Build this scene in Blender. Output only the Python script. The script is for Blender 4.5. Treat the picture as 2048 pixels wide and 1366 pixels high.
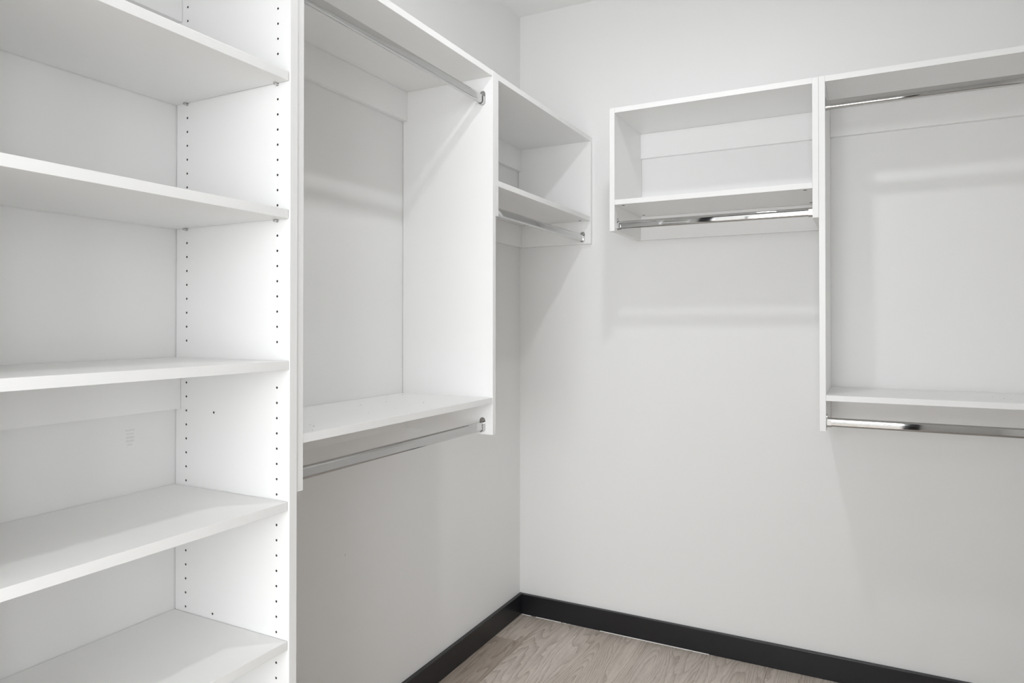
import bpy, bmesh, math, random
from mathutils import Vector, Matrix

# ------------------------------------------------------------------ scene, camera, light
for o in list(bpy.data.objects):
    bpy.data.objects.remove(o, do_unlink=True)
SC = bpy.context.scene
COL = SC.collection

cam_data = bpy.data.cameras.new('camera')
cam = bpy.data.objects.new('camera', cam_data)
COL.objects.link(cam)
FPX, PPX, PPY = 1326.9, 1088.87, 640.23            # focal length and principal point in a 2048 x 1366 frame
cam_data.sensor_width = 36.0
cam_data.sensor_fit = 'HORIZONTAL'
cam_data.lens = FPX / 2048 * 36.0
cam_data.shift_x = (1024 - PPX) / 2048
cam_data.shift_y = (PPY - 683) / 2048
cam_data.clip_start = 0.02
RT = Vector((0.898011610, 0.439971751, -0.0000850))
UP = Vector((0.00336475, -0.00667448, 0.99997206))
FW = Vector((-0.43995889, 0.89798681, 0.00747415))
m = Matrix((RT, UP, -FW)).transposed().to_4x4()
m.translation = Vector((1.44525, -2.69503, 1.31701))
cam.matrix_world = m
SC.camera = cam

SC.view_settings.view_transform = 'Standard'
SC.view_settings.look = 'None'
SC.view_settings.gamma = 1.0
SC.view_settings.use_curve_mapping = False
SC.view_settings.exposure = -0.05
SC.cycles.max_bounces = 24
SC.cycles.diffuse_bounces = 20
SC.cycles.glossy_bounces = 6

world = bpy.data.worlds.new('world')
SC.world = world
world.use_nodes = True
bg = world.node_tree.nodes['Background']
bg.inputs['Color'].default_value = (0.95, 0.98, 1.0, 1)
bg.inputs['Strength'].default_value = 1.2

WINDOW_W = 168.0      # daylight coming in at the window of the adjoining room
LAMP_E = 365.0        # radiance of the small ceiling downlight

SIDE_FILL_W = 98.0         # added fill, set in a made-up side window to brighten the tower
def daylight(w, h, watts, loc, rz):
    ad = bpy.data.lights.new('window_or_fill_light', 'AREA')
    ad.shape = 'RECTANGLE'
    ad.size, ad.size_y = w, h
    ad.energy = watts
    ad.color = (0.955, 0.979, 1.0)
    al = bpy.data.objects.new('window_or_fill_light', ad)
    COL.objects.link(al)
    al.location = loc
    al.rotation_euler = (math.radians(90), 0, rz)
daylight(3.1, 1.9, WINDOW_W, (1.75, -5.69, 1.50), 0.0)                       # end window, faces the doorway
daylight(2.0, 1.9, SIDE_FILL_W, (3.69, -4.20, 1.50), math.radians(90))            # fill light behind the added side window

# ------------------------------------------------------------------ materials
def new_mat(name):
    mt = bpy.data.materials.new(name); mt.use_nodes = True
    nt = mt.node_tree
    return mt, nt, nt.nodes['Principled BSDF']

def simple(name, col, rough, metal=0.0, bump=0.0, bscale=300.0, spec=0.5, vary=0.0):
    mt, nt, b = new_mat(name)
    b.inputs['Base Color'].default_value = (*col, 1)
    b.inputs['Roughness'].default_value = rough
    b.inputs['Metallic'].default_value = metal
    b.inputs['Specular IOR Level'].default_value = spec
    if bump or vary:
        tc = nt.nodes.new('ShaderNodeTexCoord')
        nz = nt.nodes.new('ShaderNodeTexNoise'); nz.inputs['Scale'].default_value = bscale
        nz.inputs['Detail'].default_value = 3
        nt.links.new(tc.outputs['Object'], nz.inputs['Vector'])
        if bump:
            bp = nt.nodes.new('ShaderNodeBump'); bp.inputs['Strength'].default_value = bump
            bp.inputs['Distance'].default_value = 0.001
            nt.links.new(nz.outputs['Fac'], bp.inputs['Height'])
            nt.links.new(bp.outputs['Normal'], b.inputs['Normal'])
        if vary:
            rmp = nt.nodes.new('ShaderNodeMapRange')
            rmp.inputs['To Min'].default_value = rough - vary
            rmp.inputs['To Max'].default_value = rough + vary
            nt.links.new(nz.outputs['Fac'], rmp.inputs['Value'])
            nt.links.new(rmp.outputs['Result'], b.inputs['Roughness'])
    return mt

M_WALL = simple('wall_paint', (0.792, 0.792, 0.788), 0.55, bump=0.06, bscale=260, spec=0.35)
M_CEIL = simple('ceiling_paint', (0.86, 0.86, 0.855), 0.8, bump=0.05, bscale=220, spec=0.2)
M_WHITE = simple('white_melamine', (0.838, 0.838, 0.834), 0.34, bump=0.02, bscale=900, spec=0.4)
M_HOLE = simple('bored_hole', (0.10, 0.095, 0.09), 0.9)
M_CHROME = simple('chrome', (0.57, 0.57, 0.565), 0.045, metal=1.0, vary=0.015, bscale=40)
M_STEEL = simple('nickel', (0.62, 0.61, 0.60), 0.28, metal=1.0)
M_CAM = simple('dark_zinc', (0.16, 0.155, 0.15), 0.45, metal=0.6)
M_BLACK = simple('black_trim_paint', (0.0095, 0.0098, 0.012), 0.30, bump=0.03, bscale=120, spec=0.55)
M_CAULK = simple('white_caulk', (0.85, 0.84, 0.82), 0.6)
M_SCUFF = simple('grey_scuff', (0.705, 0.70, 0.69), 0.7)
M_SPECK = simple('sawdust', (0.42, 0.39, 0.35), 0.9)
M_TRIMW = simple('white_plastic', (0.85, 0.85, 0.84), 0.5)

def lens_mat():
    mt, nt, b = new_mat('lamp_lens')
    b.inputs['Base Color'].default_value = (0.9, 0.9, 0.88, 1)
    b.inputs['Emission Color'].default_value = (0.965, 0.983, 1.0, 1)
    b.inputs['Emission Strength'].default_value = LAMP_E
    return mt
M_LENS = lens_mat()

def wood_mat():
    mt, nt, b = new_mat('oak_plank')
    N, L = nt.nodes, nt.links
    tc = N.new('ShaderNodeTexCoord'); oi = N.new('ShaderNodeObjectInfo')
    off = N.new('ShaderNodeVectorMath'); off.operation = 'SCALE'
    cmb = N.new('ShaderNodeCombineXYZ')
    L.new(oi.outputs['Random'], cmb.inputs[0]); L.new(oi.outputs['Random'], cmb.inputs[1])
    L.new(cmb.outputs[0], off.inputs[0]); off.inputs['Scale'].default_value = 37.0
    add = N.new('ShaderNodeVectorMath'); add.operation = 'ADD'
    L.new(tc.outputs['Object'], add.inputs[0]); L.new(off.outputs[0], add.inputs[1])
    def mapped(sx, sy):
        mp = N.new('ShaderNodeMapping'); mp.inputs['Scale'].default_value = (sx, sy, 1)
        L.new(add.outputs[0], mp.inputs['Vector']); return mp.outputs[0]
    def noise(vec, detail, rough=0.5, dist=0.0):
        n = N.new('ShaderNodeTexNoise'); n.inputs['Scale'].default_value = 1
        n.inputs['Detail'].default_value = detail; n.inputs['Roughness'].default_value = rough
        n.inputs['Distortion'].default_value = dist
        L.new(vec, n.inputs['Vector']); return n.outputs['Fac']
    def math_(op, a, bv):
        n = N.new('ShaderNodeMath'); n.operation = op
        for i, v in enumerate((a, bv)):
            if isinstance(v, (int, float)): n.inputs[i].default_value = v
            else: L.new(v, n.inputs[i])
        return n.outputs[0]
    field = noise(mapped(5.4, 0.72), 2.0, 0.4, 0.10)          # contour lines of this give cathedral grain
    rag = noise(mapped(60, 16.0), 3.0, 0.6)
    f = math_('ADD', math_('MULTIPLY', field, 36.0), math_('MULTIPLY', rag, 0.75))
    rings = math_('POWER', math_('FRACT', f, 0.0), 2.6)        # growth rings: slow rise, sharp end
    streak = noise(mapped(150, 5.0), 4.0, 0.65)
    pores = noise(mapped(520, 30.0), 2.0, 0.6)
    broad = noise(mapped(8, 1.4), 2.0, 0.5)
    fac = math_('ADD', math_('MULTIPLY', rings, 0.28), math_('MULTIPLY', streak, 0.62))
    fac = math_('ADD', fac, math_('MULTIPLY', broad, 0.42))
    fac = math_('ADD', fac, math_('MULTIPLY', pores, 0.40))
    cr = N.new('ShaderNodeValToRGB')
    cr.color_ramp.elements[0].position = 0.52; cr.color_ramp.elements[0].color = (0.645, 0.585, 0.53, 1)
    cr.color_ramp.elements[1].position = 1.0; cr.color_ramp.elements[1].color = (0.33, 0.28, 0.237, 1)
    L.new(math_('MULTIPLY', fac, 0.92), cr.inputs['Fac'])
    mx = N.new('ShaderNodeMix'); mx.data_type = 'RGBA'; mx.blend_type = 'MULTIPLY'
    mx.inputs['Factor'].default_value = 1.0
    L.new(cr.outputs['Color'], mx.inputs[6]); L.new(oi.outputs['Color'], mx.inputs[7])
    L.new(mx.outputs[2], b.inputs['Base Color'])
    b.inputs['Roughness'].default_value = 0.5
    b.inputs['Specular IOR Level'].default_value = 0.35
    bp = N.new('ShaderNodeBump'); bp.inputs['Strength'].default_value = 0.12; bp.inputs['Distance'].default_value = 0.0006
    bp.invert = True
    L.new(fac, bp.inputs['Height']); L.new(bp.outputs['Normal'], b.inputs['Normal'])
    return mt
M_WOOD = wood_mat()

# ------------------------------------------------------------------ helpers
def link_mesh(name, bm, mat, parent=None, smooth=False):
    me = bpy.data.meshes.new(name)
    bmesh.ops.recalc_face_normals(bm, faces=bm.faces[:])
    bm.to_mesh(me); bm.free()
    for mm in (mat if isinstance(mat, (list, tuple)) else [mat]):
        me.materials.append(mm)
    if smooth:
        for p in me.polygons: p.use_smooth = True
    o = bpy.data.objects.new(name, me)
    COL.objects.link(o)
    if parent is not None:
        o.parent = parent
        o.matrix_parent_inverse = Matrix.Translation(-Vector(parent.location))
    return o

def add_box(bm, x0, x1, y0, y1, z0, z1, bev=0.0):
    b2 = bmesh.new()
    bmesh.ops.create_cube(b2, size=1.0)
    for v in b2.verts:
        v.co = Vector(((x0 + x1) / 2 + v.co.x * (x1 - x0), (y0 + y1) / 2 + v.co.y * (y1 - y0), (z0 + z1) / 2 + v.co.z * (z1 - z0)))
    if bev:
        bmesh.ops.bevel(b2, geom=b2.edges[:], offset=bev, segments=2, affect='EDGES', profile=0.6)
    me = bpy.data.meshes.new('tmp'); b2.to_mesh(me); b2.free()
    bm.from_mesh(me); bpy.data.meshes.remove(me)

def box(name, x0, x1, y0, y1, z0, z1, mat, parent=None, bev=0.0007):
    bm = bmesh.new(); add_box(bm, x0, x1, y0, y1, z0, z1, bev)
    return link_mesh(name, bm, mat, parent)

def thing(name, label, cat, loc, group=None):
    o = bpy.data.objects.new(name, None); COL.objects.link(o)
    o.location = loc; o.empty_display_size = 0.1
    o['label'] = label; o['category'] = cat
    if group: o['group'] = group
    return o

def tag(o, label, cat, group=None, kind=None):
    o['label'] = label; o['category'] = cat
    if group: o['group'] = group
    if kind: o['kind'] = kind
    return o

def struct(o):
    o['kind'] = 'structure'; return o

def prism(bm, prof, axis, a0, a1):
    """prof: list of (u, v) outline; extruded along 'x' or 'y' from a0 to a1 (v is z)."""
    def P(u, v, a): return Vector((a, u, v)) if axis == 'x' else Vector((u, a, v))
    A = [bm.verts.new(P(u, v, a0)) for u, v in prof]
    B = [bm.verts.new(P(u, v, a1)) for u, v in prof]
    n = len(prof)
    bm.faces.new(A); bm.faces.new(B[::-1])
    for i in range(n):
        bm.faces.new((A[i], A[(i + 1) % n], B[(i + 1) % n], B[i]))

def stadium(cu, cv, w, h, n=10):
    r = w / 2; s = h / 2 - r
    pts = [(cu + r * math.cos(t), cv + s + r * math.sin(t)) for t in [math.pi * k / n for k in range(n + 1)]]
    pts += [(cu + r * math.cos(t), cv - s + r * math.sin(t)) for t in [math.pi + math.pi * k / n for k in range(n + 1)]]
    return pts

# ------------------------------------------------------------------ measured dimensions (metres)
T = 0.0196                     # panel thickness
TS = 0.0189                    # shelf thickness
H = 2.738                      # ceiling height
XW = 2.175                     # right-hand wall
YB = -2.90                     # wall with the doorway, behind the camera
DX0, DX1, DH = 0.40, 1.64, 2.30   # doorway
DL = 0.3590                    # depth of the left units
DT = 0.3627                    # depth of the tower
DR = 0.3365                    # depth of the right units
ZT = 2.1368                    # top of everything
ZM = 1.7888                    # top of the upper mid shelves
ZB1 = 1.6712                   # foot of the short units
ZLS, ZLB = 1.0842, 0.9648      # lower shelf and foot of the left hanging unit
ZRS, ZRB = 1.0872, 0.9687      # the same of the right hanging unit
ZC = 2.0186                    # underside of the upper back rails
HB, TB = 0.0911, 0.0158        # black baseboard
TC = 0.0189                    # back rail thickness
E1 = 0.8173                    # corner unit ends, left hanging unit starts (distance from back wall)
E2 = 1.6496                    # left hanging unit ends, tower starts
G = 0.0005
GW = 0.0016                   # gap left between panels or shelves and the wall
R0, R1 = 0.5640, 1.2771

# ------------------------------------------------------------------ room shell
W = 0.10
def slab(name, x0, x1, y0, y1, z0, z1, mat):
    return struct(box(name, x0, x1, y0, y1, z0, z1, mat, None, 0))
wl = slab('wall_left', -W, 0, YB, W, -0.05, H + 0.05, M_WALL)
wb = slab('wall_back', 0, XW, 0, W, -0.05, H + 0.05, M_WALL)
slab('wall_right', XW, XW + W, YB, W, -0.05, H + 0.05, M_WALL)
bm = bmesh.new()
add_box(bm, -W, DX0, YB - W, YB, -0.05, H + 0.05)
add_box(bm, DX1, XW + W, YB - W, YB, -0.05, H + 0.05)
add_box(bm, DX0, DX1, YB - W, YB, DH, H + 0.05)
struct(link_mesh('wall_front', bm, M_WALL))
slab('ceiling', 0, XW, YB, 0, H, H + 0.05, M_CEIL)

# floor: a subfloor with real planks laid along the left wall
fl = slab('floor', 0, XW, YB - W, 0, -0.05, -0.012, M_HOLE)
random.seed(11)
PW = 0.235
tones = {}
def plank(x0, x1, y0, y1, tone):
    o = box('plank', x0 + 0.0003, x1 - 0.0003, y0 + 0.0003, y1 - 0.0003, -0.012, 0.0, M_WOOD, fl, 0.0008)
    o.color = (*tone, 1)
xs = [0.0, 0.150]
while xs[-1] < XW: xs.append(min(XW, xs[-1] + PW))
for i in range(len(xs) - 1):
    if i == 0: cuts = [0.0, -0.252, -1.47, YB - W]
    elif i == 1: cuts = [0.0, -1.05, -2.27, YB - W]
    else:
        c = -random.uniform(0.35, 1.1) if i not in (2, 3) else (-0.80, -1.02)[i - 2]
        cuts = [0.0]
        while c > YB - W + 0.15: cuts.append(c); c -= 1.22
        cuts.append(YB - W)
    for j in range(len(cuts) - 1):
        g = random.uniform(0.94, 1.06)
        tone = (g, g, g)
        if i == 0 and j == 0: tone = (0.98, 0.97, 0.95)
        if i == 0 and j == 1: tone = (0.74, 0.70, 0.665)
        if i == 1 and j == 0: tone = (1.06, 1.06, 1.06)
        if i == 2 and j == 0: tone = (1.03, 1.02, 1.01)
        plank(xs[i], xs[i + 1], cuts[j + 1], cuts[j], tone)

# baseboards: black boards with an eased top edge
def board_profile():
    return [(0, 0.001), (TB, 0.001), (TB, HB - 0.0016), (TB - 0.0005, HB - 0.0005), (TB - 0.0016, HB), (0, HB)]
bm = bmesh.new(); prism(bm, [(u + G, v) for u, v in board_profile()], 'y', -E2 - T - 0.004, -G)
bl = struct(link_mesh('baseboard_left', bm, M_BLACK))
bm = bmesh.new(); prism(bm, [(-u - G, v) for u, v in board_profile()], 'x', TB + 0.001, XW - G)
bb = struct(link_mesh('baseboard_back', bm, M_BLACK))
bm = bmesh.new(); prism(bm, [(XW - u - G, v) for u, v in board_profile()], 'y', YB + G, -TB - 0.001)
struct(link_mesh('baseboard_right', bm, M_BLACK))
# the broken white caulk line along the foot of the back board
def caulk(x0, x1, r=0.0016):
    bm = bmesh.new(); y = -TB - G
    prism(bm, [(y + 0.0002, 0.0001), (y - r, 0.0001), (y - r * 0.7, r * 0.8), (y + 0.0002, r * 1.3)], 'x', x0, x1)
    link_mesh('caulk_bead', bm, M_CAULK, bb)
caulk(0.018, 0.066); caulk(0.090, 0.215); caulk(0.222, 0.240, 0.0012); caulk(0.246, 0.262, 0.0010)
for k in range(11):
    caulk(0.268 + k * 0.0115, 0.268 + k * 0.0115 + random.uniform(0.003, 0.006), 0.0008)
caulk(0.398, 0.865, 0.0017)
for k in range(9):
    x = random.uniform(0.9, 1.3); caulk(x, x + random.uniform(0.001, 0.003), 0.0008)

# door casing and the adjoining room that brings in the daylight
CW = 0.10
bm = bmesh.new()
for s in (YB, YB - W - 0.016):
    add_box(bm, DX0 - CW, DX0, s, s + 0.016, 0, DH + CW, 0.001)
    add_box(bm, DX1, DX1 + CW, s, s + 0.016, 0, DH + CW, 0.001)
    add_box(bm, DX0, DX1, s, s + 0.016, DH, DH + CW, 0.001)
struct(link_mesh('trim_1', bm, M_BLACK))
RX0, RX1, RY = -0.9, 3.6, -5.6
bm = bmesh.new()
add_box(bm, RX0, RX1, RY, YB - W, -0.05, -0.002)
f2 = struct(link_mesh('floor', bm, M_WOOD)); f2.color = (0.6, 0.6, 0.6, 1)
bm = bmesh.new(); add_box(bm, RX0, RX1, RY, YB - W, H, H + 0.05)
struct(link_mesh('ceiling', bm, M_CEIL))
slab('wall_outer_left', RX0 - W, RX0, RY, YB - W, -0.05, H + 0.05, M_WALL)
SY0, SY1 = -5.2, -3.2  # opening for the added side window
bm = bmesh.new()
add_box(bm, RX1, RX1 + W, RY, SY0, -0.05, H + 0.05)
add_box(bm, RX1, RX1 + W, SY1, YB - W, -0.05, H + 0.05)
add_box(bm, RX1, RX1 + W, SY0, SY1, -0.05, 0.55)
add_box(bm, RX1, RX1 + W, SY0, SY1, 2.45, H + 0.05)
struct(link_mesh('wall_outer_right', bm, M_WALL))
bm = bmesh.new()
add_box(bm, RX0, -W, YB - W - 0.02, YB - W, -0.05, H + 0.05)
add_box(bm, XW + W, RX1, YB - W - 0.02, YB - W, -0.05, H + 0.05)
struct(link_mesh('wall_outer_front', bm, M_WALL))
WX0, WX1, WZ0, WZ1 = 0.2, 3.3, 0.55, 2.45
bm = bmesh.new()
add_box(bm, RX0, WX0, RY - W, RY, -0.05, H + 0.05)
add_box(bm, WX1, RX1, RY - W, RY, -0.05, H + 0.05)
add_box(bm, WX0, WX1, RY - W, RY, -0.05, WZ0)
add_box(bm, WX0, WX1, RY - W, RY, WZ1, H + 0.05)
struct(link_mesh('wall_outer_back', bm, M_WALL))
bm = bmesh.new()
for a, b in ((WX0, WX0 + 0.05), (WX1 - 0.05, WX1), (1.57, 1.63)):
    add_box(bm, a, b, RY - 0.06, RY - 0.02, WZ0, WZ1)
add_box(bm, WX0, WX1, RY - 0.06, RY - 0.02, WZ0, WZ0 + 0.05)
add_box(bm, WX0, WX1, RY - 0.06, RY - 0.02, WZ1 - 0.05, WZ1)
struct(link_mesh('window_1', bm, M_BLACK))
bm = bmesh.new()
for a, b in ((SY0, SY0 + 0.05), (SY1 - 0.05, SY1), (-4.22, -4.18)):
    add_box(bm, RX1 + 0.02, RX1 + 0.06, a, b, WZ0, WZ1)
add_box(bm, RX1 + 0.02, RX1 + 0.06, SY0, SY1, WZ0, WZ0 + 0.05)
add_box(bm, RX1 + 0.02, RX1 + 0.06, SY0, SY1, WZ1 - 0.05, WZ1)
struct(link_mesh('added_window_2', bm, M_BLACK))  # unseen window frame, added to carry the side fill light

# ------------------------------------------------------------------ fittings shared by the units
def cyl(bm, c, r, h, axis, n=14):
    """closed cylinder starting at c and running h along axis (a signed axis name like '+x')."""
    d = {'x': Vector((1, 0, 0)), 'y': Vector((0, 1, 0)), 'z': Vector((0, 0, 1))}[axis[1]] * (1 if axis[0] == '+' else -1)
    u = Vector((0, 0, 1)) if axis[1] != 'z' else Vector((1, 0, 0)); v = d.cross(u)
    c = Vector(c)
    A = [bm.verts.new(c + u * r * math.cos(2 * math.pi * k / n) + v * r * math.sin(2 * math.pi * k / n)) for k in range(n)]
    B = [bm.verts.new(a.co + d * h) for a in A]
    bm.faces.new(A); bm.faces.new(B[::-1])
    for k in range(n): bm.faces.new((A[k], B[k], B[(k + 1) % n], A[(k + 1) % n]))

def bracket(parent, axis, face, sgn, c, zc):
    """rod bracket: stadium plate, U cup and screw on a panel face; axis is the rod's, sgn points into the unit."""
    bm = bmesh.new()
    prism(bm, stadium(c, zc, 0.0205, 0.046), axis, face, face + sgn * 0.0022)
    ro, ri = 0.0100, 0.0079
    zl = zc - 0.0065                                   # centre of the cup's lower arc
    ztop = zc + 0.0035
    n = 12
    out = [(c + ro, ztop)] + [(c + ro * math.cos(t), zl - 0.006 + ro * math.sin(t)) for t in [-math.pi * k / n for k in range(n + 1)]] + [(c - ro, ztop)]
    inn = [(c - ri, ztop)] + [(c + ri * math.cos(t), zl - 0.006 + ri * math.sin(t)) for t in [-math.pi + math.pi * k / n for k in range(n + 1)]] + [(c + ri, ztop)]
    # U section split into quads so that it stays planar
    def P(u, v, a): return Vector((a, u, v)) if axis == 'x' else Vector((u, a, v))
    a0, a1 = face + sgn * 0.0020, face + sgn * 0.0145
    inn = inn[::-1]
    O0 = [bm.verts.new(P(u, v, a0)) for u, v in out]; O1 = [bm.verts.new(P(u, v, a1)) for u, v in out]
    I0 = [bm.verts.new(P(u, v, a0)) for u, v in inn]; I1 = [bm.verts.new(P(u, v, a1)) for u, v in inn]
    for k in range(len(out) - 1):
        bm.faces.new((O0[k], O0[k + 1], O1[k + 1], O1[k])); bm.faces.new((I0[k], I1[k], I1[k + 1], I0[k + 1]))
        bm.faces.new((O1[k], O1[k + 1], I1[k + 1], I1[k])); bm.faces.new((O0[k], I0[k], I0[k + 1], O0[k + 1]))
    for k in (0, -1):
        bm.faces.new((O0[k], O1[k], I1[k], I0[k]))
    b = link_mesh('rod_bracket', bm, M_CHROME, parent)
    bm = bmesh.new()
    q = (face + sgn * 0.0022, c, zc + 0.0145) if axis == 'x' else (c, face + sgn * 0.0022, zc + 0.0145)
    cyl(bm, q, 0.0036, 0.0009, ('+' if sgn > 0 else '-') + axis)
    s = link_mesh('screw', bm, M_STEEL, None); s.parent = b      # parts keep world coordinates, so no inverse is needed
    return b

def rod(label, axis, a0, a1, c, zc):
    """oval chrome rod lying in its two cups; zc is the plate centre."""
    z0 = zc - 0.0199; prof = stadium(0, 0.015, 0.0150, 0.030, 12)
    bm = bmesh.new()
    half = (a1 - a0) / 2
    prism(bm, prof, axis, -half, half)
    o = link_mesh('hanging_rod', bm, M_CHROME)
    # keep the flat sides flat, the rounded edges smooth
    for p in o.data.polygons:
        p.use_smooth = len(p.vertices) == 4
    mod = o.modifiers.new('edge', 'EDGE_SPLIT'); mod.split_angle = math.radians(30)
    mid = (a0 + a1) / 2
    o.location = (mid, c, z0) if axis == 'x' else (c, mid, z0)
    tag(o, label, 'hanging rod', 'oval chrome hanging rods in the closet units')
    return o

def cam_lock(shelf, parent, x, y, z):
    bm = bmesh.new(); cyl(bm, (x, y, z + 0.0002), 0.0062, 0.0009, '-z', 16)
    o = link_mesh('cam_lock', bm, M_CAM, None)
    o.parent = shelf
    return o

# ------------------------------------------------------------------ left wall: corner unit
def left_unit(label, d0, d1, depth, zfoot, zshelf, w_far, loc_y, near_T=T):
    u = thing('hanging_unit' if zshelf < 1.5 else 'wall_shelf_unit', label, 'closet unit', (DL / 2, loc_y, zfoot))
    box('side_panel', GW, depth, -d0 - w_far, -d0 - G, zfoot, ZT, M_WHITE, u)
    box('side_panel', GW, depth, -d1 + G, -d1 + near_T, zfoot, ZT, M_WHITE, u)
    ya, yb = -d1 + near_T + 0.0003, -d0 - w_far - 0.0003
    t = box('top_shelf', GW, depth - 0.0008, ya, yb, ZT - TS, ZT, M_WHITE, u)
    s = box('shelf', GW, depth - 0.0008, ya, yb, zshelf - TS, zshelf, M_WHITE, u)
    box('back_rail', G, TC, ya, yb, ZC, ZT - TS - 0.0003, M_WHITE, u)
    box('back_rail', G, TC, ya, yb, zfoot + 0.0005, zshelf - TS - 0.0003, M_WHITE, u)
    zs = zshelf - TS
    for y in (ya + 0.028, yb - 0.028):
        for x in (0.05, 0.319): cam_lock(s, u, x, y, zs)
    return u, ya, yb

uc, ya, yb = left_unit('short white two-tier wall unit high in the corner on the left wall',
                       0.0, E1 + T - 0.0003, 0.3578, ZB1, ZM, 0.0180, -0.42)
zc1 = 1.7012
bracket(uc, 'y', yb + 0.0003, -1, 0.3205, zc1); bracket(uc, 'y', ya - 0.0003, 1, 0.3205, zc1)
rod('short chrome rod under the corner wall unit on the left wall', 'y', ya + 0.0026, yb - 0.0026, 0.3205, zc1)

# ------------------------------------------------------------------ left wall: double hanging unit
uh, ya, yb = left_unit('tall white double-hang unit on the left wall beside the shelving tower',
                       E1 + T, E2 + T - 0.0003, DL + 0.0008, ZLB, ZLS, T, -1.25)
zcu, zcl = 2.0521, 0.9964
bracket(uh, 'y', yb + 0.0003, -1, 0.3222, zcu); bracket(uh, 'y', ya - 0.0003, 1, 0.3222, zcu)
bracket(uh, 'y', yb + 0.0003, -1, 0.3225, zcl); bracket(uh, 'y', ya - 0.0003, 1, 0.3225, zcl)
rod('upper chrome rod below the top shelf of the left double-hang unit', 'y', ya + 0.0026, yb - 0.0026, 0.3222, zcu)
rod('lower chrome rod below the lower shelf of the left double-hang unit', 'y', ya + 0.0026, yb - 0.0026, 0.3225, zcl)

# ------------------------------------------------------------------ left wall: shelving tower with bored side panels
DI = E2 + 2 * T                 # inner face of the visible side panel
DW = 0.62                       # inner width
XF, XR, PITCH = 0.3259, 0.0377, 0.032
ZH = 1.98538
def bored_panel(name, parent, y_in, y_out, sgn):
    """side panel with two columns of real 5 mm holes in its inner face."""
    bm = bmesh.new()
    add_box(bm, GW, DT, min(y_in - sgn * 0.0105, y_out), max(y_in - sgn * 0.0105, y_out), 0.0005, ZT)   # core behind the bored skin
    skin = bmesh.new()
    def V(x, z, dep=0.0): return skin.verts.new((x, y_in - sgn * dep, z))
    def rect(x0, x1, z0, z1):
        if x1 - x0 < 1e-5 or z1 - z0 < 1e-5: return
        skin.faces.new((V(x0, z0), V(x1, z0), V(x1, z1), V(x0, z1)))
    def cell(xc, zc, x0, x1, z0, z1, r=0.0026, n=12):
        ring, outer, deep = [], [], []
        for k in range(n):
            t = 2 * math.pi * (k + 0.5) / n; c, s = math.cos(t), math.sin(t)
            ring.append(V(xc + r * c, zc + r * s)); deep.append(V(xc + r * c, zc + r * s, 0.010))
            kx = ((x1 - xc) / c if c > 0 else (x0 - xc) / c) if abs(c) > 1e-6 else 1e9
            kz = ((z1 - zc) / s if s > 0 else (z0 - zc) / s) if abs(s) > 1e-6 else 1e9
            q = min(kx, kz); outer.append((xc + q * c, zc + q * s, 0 if kx < kz else 1))
        corners = {(1, 1): (x1, z1), (-1, 1): (x0, z1), (-1, -1): (x0, z0), (1, -1): (x1, z0)}
        ov = [V(a, b) for a, b, _ in outer]
        for k in range(n):
            j = (k + 1) % n
            vs = [ring[k], ov[k]]
            if outer[k][2] != outer[j][2]:
                tm = 2 * math.pi * (k + 1) / n
                cc = corners[(1 if math.cos(tm) > 0 else -1, 1 if math.sin(tm) > 0 else -1)]
                vs.append(V(*cc))
            vs += [ov[j], ring[j]]
            skin.faces.new(vs)
            f = skin.faces.new((ring[k], ring[j], deep[j], deep[k])); f.material_index = 1
        f = skin.faces.new(deep); f.material_index = 1
    zs = []
    for mI in range(-4, 60):
        z = ZH - PITCH * mI
        if z < 0.12 or z > ZT - 0.06 or mI in (23, 24): continue
        zs.append(z)
    hp = PITCH / 2
    for xc in (XR, XF):
        z = ZT - 0.0005
        for h in zs:
            rect(xc - hp, xc + hp, h + hp, z); cell(xc, h, xc - hp, xc + hp, h - hp, h + hp); z = h - hp
        rect(xc - hp, xc + hp, 0.001, z)
    rect(GW + 0.0005, XR - hp, 0.001, ZT - 0.0005); rect(XF + hp, DT - 0.0005, 0.001, ZT - 0.0005)
    xa, xb = XR + hp, XF - hp
    z = ZT - 0.0005
    for xh, zh in ((0.1306, 1.1220), (0.1286, 0.6728 + 0.001)):
        rect(xa, xb, zh + hp, z)
        rect(xa, xh - hp, zh - hp, zh + hp); rect(xh + hp, xb, zh - hp, zh + hp)
        cell(xh, zh, xh - hp, xh + hp, zh - hp, zh + hp, 0.0027)
        z = zh - hp
    rect(xa, xb, 0.001, z)
    # edge strips that close the skin towards the core
    y0, y1 = y_in, y_in - sgn * 0.0106
    for (xA, zA), (xB, zB) in (((DT - 0.0005, 0.001), (DT - 0.0005, ZT - 0.0005)), ((GW + 0.0005, 0.001), (GW + 0.0005, ZT - 0.0005)),
                               ((GW + 0.0005, ZT - 0.0005), (DT - 0.0005, ZT - 0.0005)), ((GW + 0.0005, 0.001), (DT - 0.0005, 0.001))):
        a = skin.verts.new((xA, y0, zA)); b = skin.verts.new((xB, y0, zB))
        c = skin.verts.new((xB + (0.0005 if xB > 0.1 and xA > 0.1 else 0), y1 + sgn * 0.0101, zB)); d = skin.verts.new((xA + (0.0005 if xB > 0.1 and xA > 0.1 else 0), y1 + sgn * 0.0101, zA))
        skin.faces.new((a, b, c, d))
        e = skin.verts.new((c.co.x, y1, zB)); f_ = skin.verts.new((d.co.x, y1, zA))
        skin.faces.new((d, c, e, f_))
    bmesh.ops.remove_doubles(skin, verts=skin.verts[:], dist=1e-6)
    me = bpy.data.meshes.new('tmp'); skin.to_mesh(me); skin.free()
    bm.from_mesh(me); bpy.data.meshes.remove(me)
    return link_mesh(name, bm, [M_WHITE, M_HOLE], parent)

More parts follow.
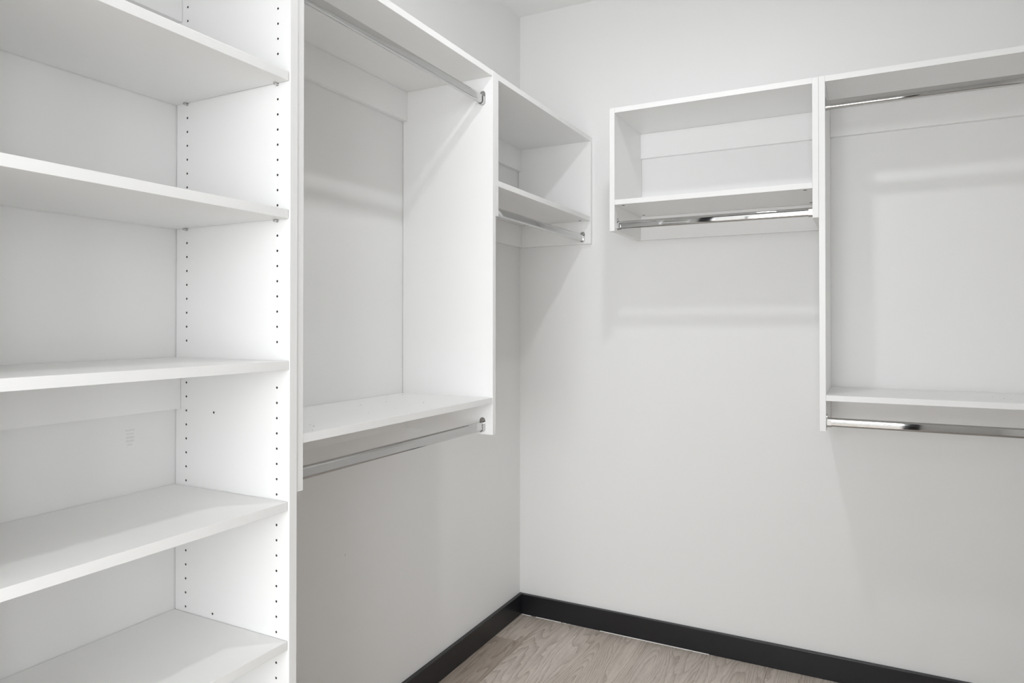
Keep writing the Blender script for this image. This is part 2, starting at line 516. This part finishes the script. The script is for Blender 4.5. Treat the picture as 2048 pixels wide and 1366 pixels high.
tw = thing('shelving_tower', 'tall white open shelving tower with rows of peg holes by the left wall', 'shelving tower', (DT / 2, -DI - DW / 2, 0))
# inner face towards the camera: the skin's outside lies at -DI; the core lies behind it
bored_panel('side_panel', tw, -DI, -(E2 + T) - 0.0002, -1)
bored_panel('side_panel', tw, -(DI + DW), -(DI + DW) - T, 1)
ya, yb = -(DI + DW) + 0.0006, -DI - 0.0006
def tower_shelf(name, z, front, fixed):
    g = 0.0004 if fixed else 0.0012
    return box(name, GW, front, ya + g, yb - g, z - TS, z, M_WHITE, tw, 0.0008)
tower_shelf('top_shelf', ZT, DT - 0.0008, True)
SH = [(1.8459, False), (1.5579, False), (1.2428, True), (0.9500, False), (0.6617, False), (0.3720, False)]
for z, fx in SH:
    s = tower_shelf('shelf', z, DT - 0.0014 if fx else 0.3592, fx)
    if fx: continue
    zp = z - TS - 0.0024
    for x in (XR, XF):
        for y, sg in ((-DI, -1), (-(DI + DW), 1)):
            bm = bmesh.new()
            cyl(bm, (x, y - sg * 0.006, zp), 0.0024, 0.0145, '+y' if sg > 0 else '-y', 12)
            cyl(bm, (x, y + sg * 0.0006, zp), 0.0036, 0.0016, '+y' if sg > 0 else '-y', 14)
            cyl(bm, (x, y + sg * 0.0070, zp), 0.0033, 0.0022, '+y' if sg > 0 else '-y', 14)
            link_mesh('shelf_pin', bm, M_STEEL, tw)
tower_shelf('bottom_shelf', 0.0980, DT - 0.0014, True)
box('toe_kick', 0.30, 0.315, ya, yb, 0.0005, 0.0785, M_WHITE, tw)
box('back_rail', G, TC, ya, yb, ZC, ZT - TS - 0.0003, M_WHITE, tw)
box('back_rail', G, TC, ya, yb, 1.1243, 1.2428 - TS - 0.0003, M_WHITE, tw)

# ------------------------------------------------------------------ back wall: short unit and double hanging unit
def right_unit(name, label, x0, x1, depth, zfoot, zshelf):
    u = thing(name, label, 'closet unit', ((x0 + x1) / 2, -depth / 2, zfoot))
    box('side_panel', x0 + G / 2, x0 + T, -depth, -GW, zfoot, ZT, M_WHITE, u)
    box('side_panel', x1 - T, x1 - G / 2, -depth, -GW, zfoot, ZT, M_WHITE, u)
    xa, xb = x0 + T + 0.0003, x1 - T - 0.0003
    box('top_shelf', xa, xb, -depth + 0.0008, -GW, ZT - TS, ZT, M_WHITE, u)
    s = box('shelf', xa, xb, -depth + 0.0008, -GW, zshelf - TS, zshelf, M_WHITE, u)
    box('back_rail', xa, xb, -TC, -G, 2.0153, ZT - TS - 0.0003, M_WHITE, u)
    box('back_rail', xa, xb, -TC, -G, zfoot + 0.0003, zshelf - TS - 0.0003, M_WHITE, u)
    for x in (xa + 0.026, xb - 0.024):
        for y in (-0.058, -0.312): cam_lock(s, u, x, y, zshelf - TS)
    return u, xa, xb

us, xa, xb = right_unit('wall_shelf_unit', 'short white two-tier wall unit on the back wall facing the doorway', R0, R1 + T, DR, ZB1 + 0.0006, ZM + 0.0004)
YR = -0.3026
bracket(us, 'x', xa - 0.0003, 1, YR, 1.7016); bracket(us, 'x', xb + 0.0003, -1, YR, 1.7016)
rod('short chrome rod under the two-tier wall unit on the back wall', 'x', xa + 0.0026, xb - 0.0026, YR, 1.7016)

ud, xa, xb = right_unit('hanging_unit', 'white double-hang unit on the back wall at the right edge', R1 + T, XW - 0.001, DR, ZRB, ZRS)
for zc in (2.0540, 1.0002):
    bracket(ud, 'x', xa - 0.0003, 1, YR, zc); bracket(ud, 'x', xb + 0.0003, -1, YR, zc)
rod('upper chrome rod below the top shelf of the right double-hang unit', 'x', xa + 0.0026, xb - 0.0026, YR, 2.0540)
rod('lower chrome rod below the lower shelf of the right double-hang unit', 'x', xa + 0.0026, xb - 0.0026, YR, 1.0002)

# ------------------------------------------------------------------ ceiling downlights
def downlight(label, LX, LY):
    lamp = thing('ceiling_light', label, 'ceiling light', (LX, LY, H))
    n = 32
    def turn(prof, closed):
        bm = bmesh.new()
        rings = [[bm.verts.new((LX + r * math.cos(2 * math.pi * k / n), LY + r * math.sin(2 * math.pi * k / n), H + z)) for k in range(n)] for r, z in prof]
        for a in range(len(rings) if closed else len(rings) - 1):
            A, B = rings[a], rings[(a + 1) % len(rings)]
            for k in range(n): bm.faces.new((A[k], A[(k + 1) % n], B[(k + 1) % n], B[k]))
        if not closed: bm.faces.new(rings[-1])
        return bm
    link_mesh('trim_ring', turn([(0.045, -0.004), (0.049, -0.012), (0.060, -0.012), (0.072, -0.006), (0.074, -0.0004), (0.045, -0.0004)], True), M_TRIMW, lamp, True)
    link_mesh('lens', turn([(0.0448, -0.009), (0.034, -0.0135), (0.018, -0.0155)], False), M_LENS, lamp, True)
downlight('small round ceiling downlight above the middle of the closet', 0.952, -1.172)

# ------------------------------------------------------------------ small marks and debris
# faint grey scuff on the wall at the back of the tower, and a hair below the left unit
bm = bmesh.new()
for k, (w, th) in enumerate(((0.020, 0.0016), (0.016, 0.0015), (0.018, 0.0022), (0.017, 0.0024), (0.010, 0.0020))):
    z = 1.0885 - k * 0.0078
    add_box(bm, 0.0, 0.0003, -1.7940 - w / 2, -1.7940 + w / 2, z - th, z + th)
sc = link_mesh('scuff_mark', bm, M_SCUFF, wl); sc['kind'] = 'stuff'
bm = bmesh.new(); add_box(bm, 0.0, 0.0006, -1.1340, -1.1330, 0.609, 0.6165)
link_mesh('paint_chip', bm, M_SPECK, wl)
def specks(name, label, pts, z):
    bm = bmesh.new()
    for x, y in pts:
        r = random.uniform(0.0007, 0.0013)
        res = bmesh.ops.create_icosphere(bm, subdivisions=1, radius=r)
        for v in res['verts']:
            v.co = Vector((x + v.co.x * random.uniform(0.8, 1.6), y + v.co.y * random.uniform(0.8, 1.6), z + 0.0003 + r * 0.7 + v.co.z * 0.7))
    o = link_mesh(name, bm, M_SPECK); tag(o, label, 'debris', None, 'stuff')
specks('sawdust_specks', 'few tiny specks of sawdust on the lower shelf of the left double-hang unit',
       [(0.2597, -1.3283), (0.2551, -1.2139), (0.2477, -1.0721), (0.2735, -1.5453), (0.3419, -1.6050), (0.12, -1.20), (0.13, -1.10), (0.30, -1.56), (0.045, -0.90), (0.05, -0.92)], ZLS)
specks('sawdust_specks', 'few tiny specks of sawdust on the lower shelf of the right double-hang unit',
       [(1.7429, -0.2200), (1.7948, -0.1785), (1.8198, -0.2138), (1.8367, -0.2210), (1.62, -0.20)], ZRS)
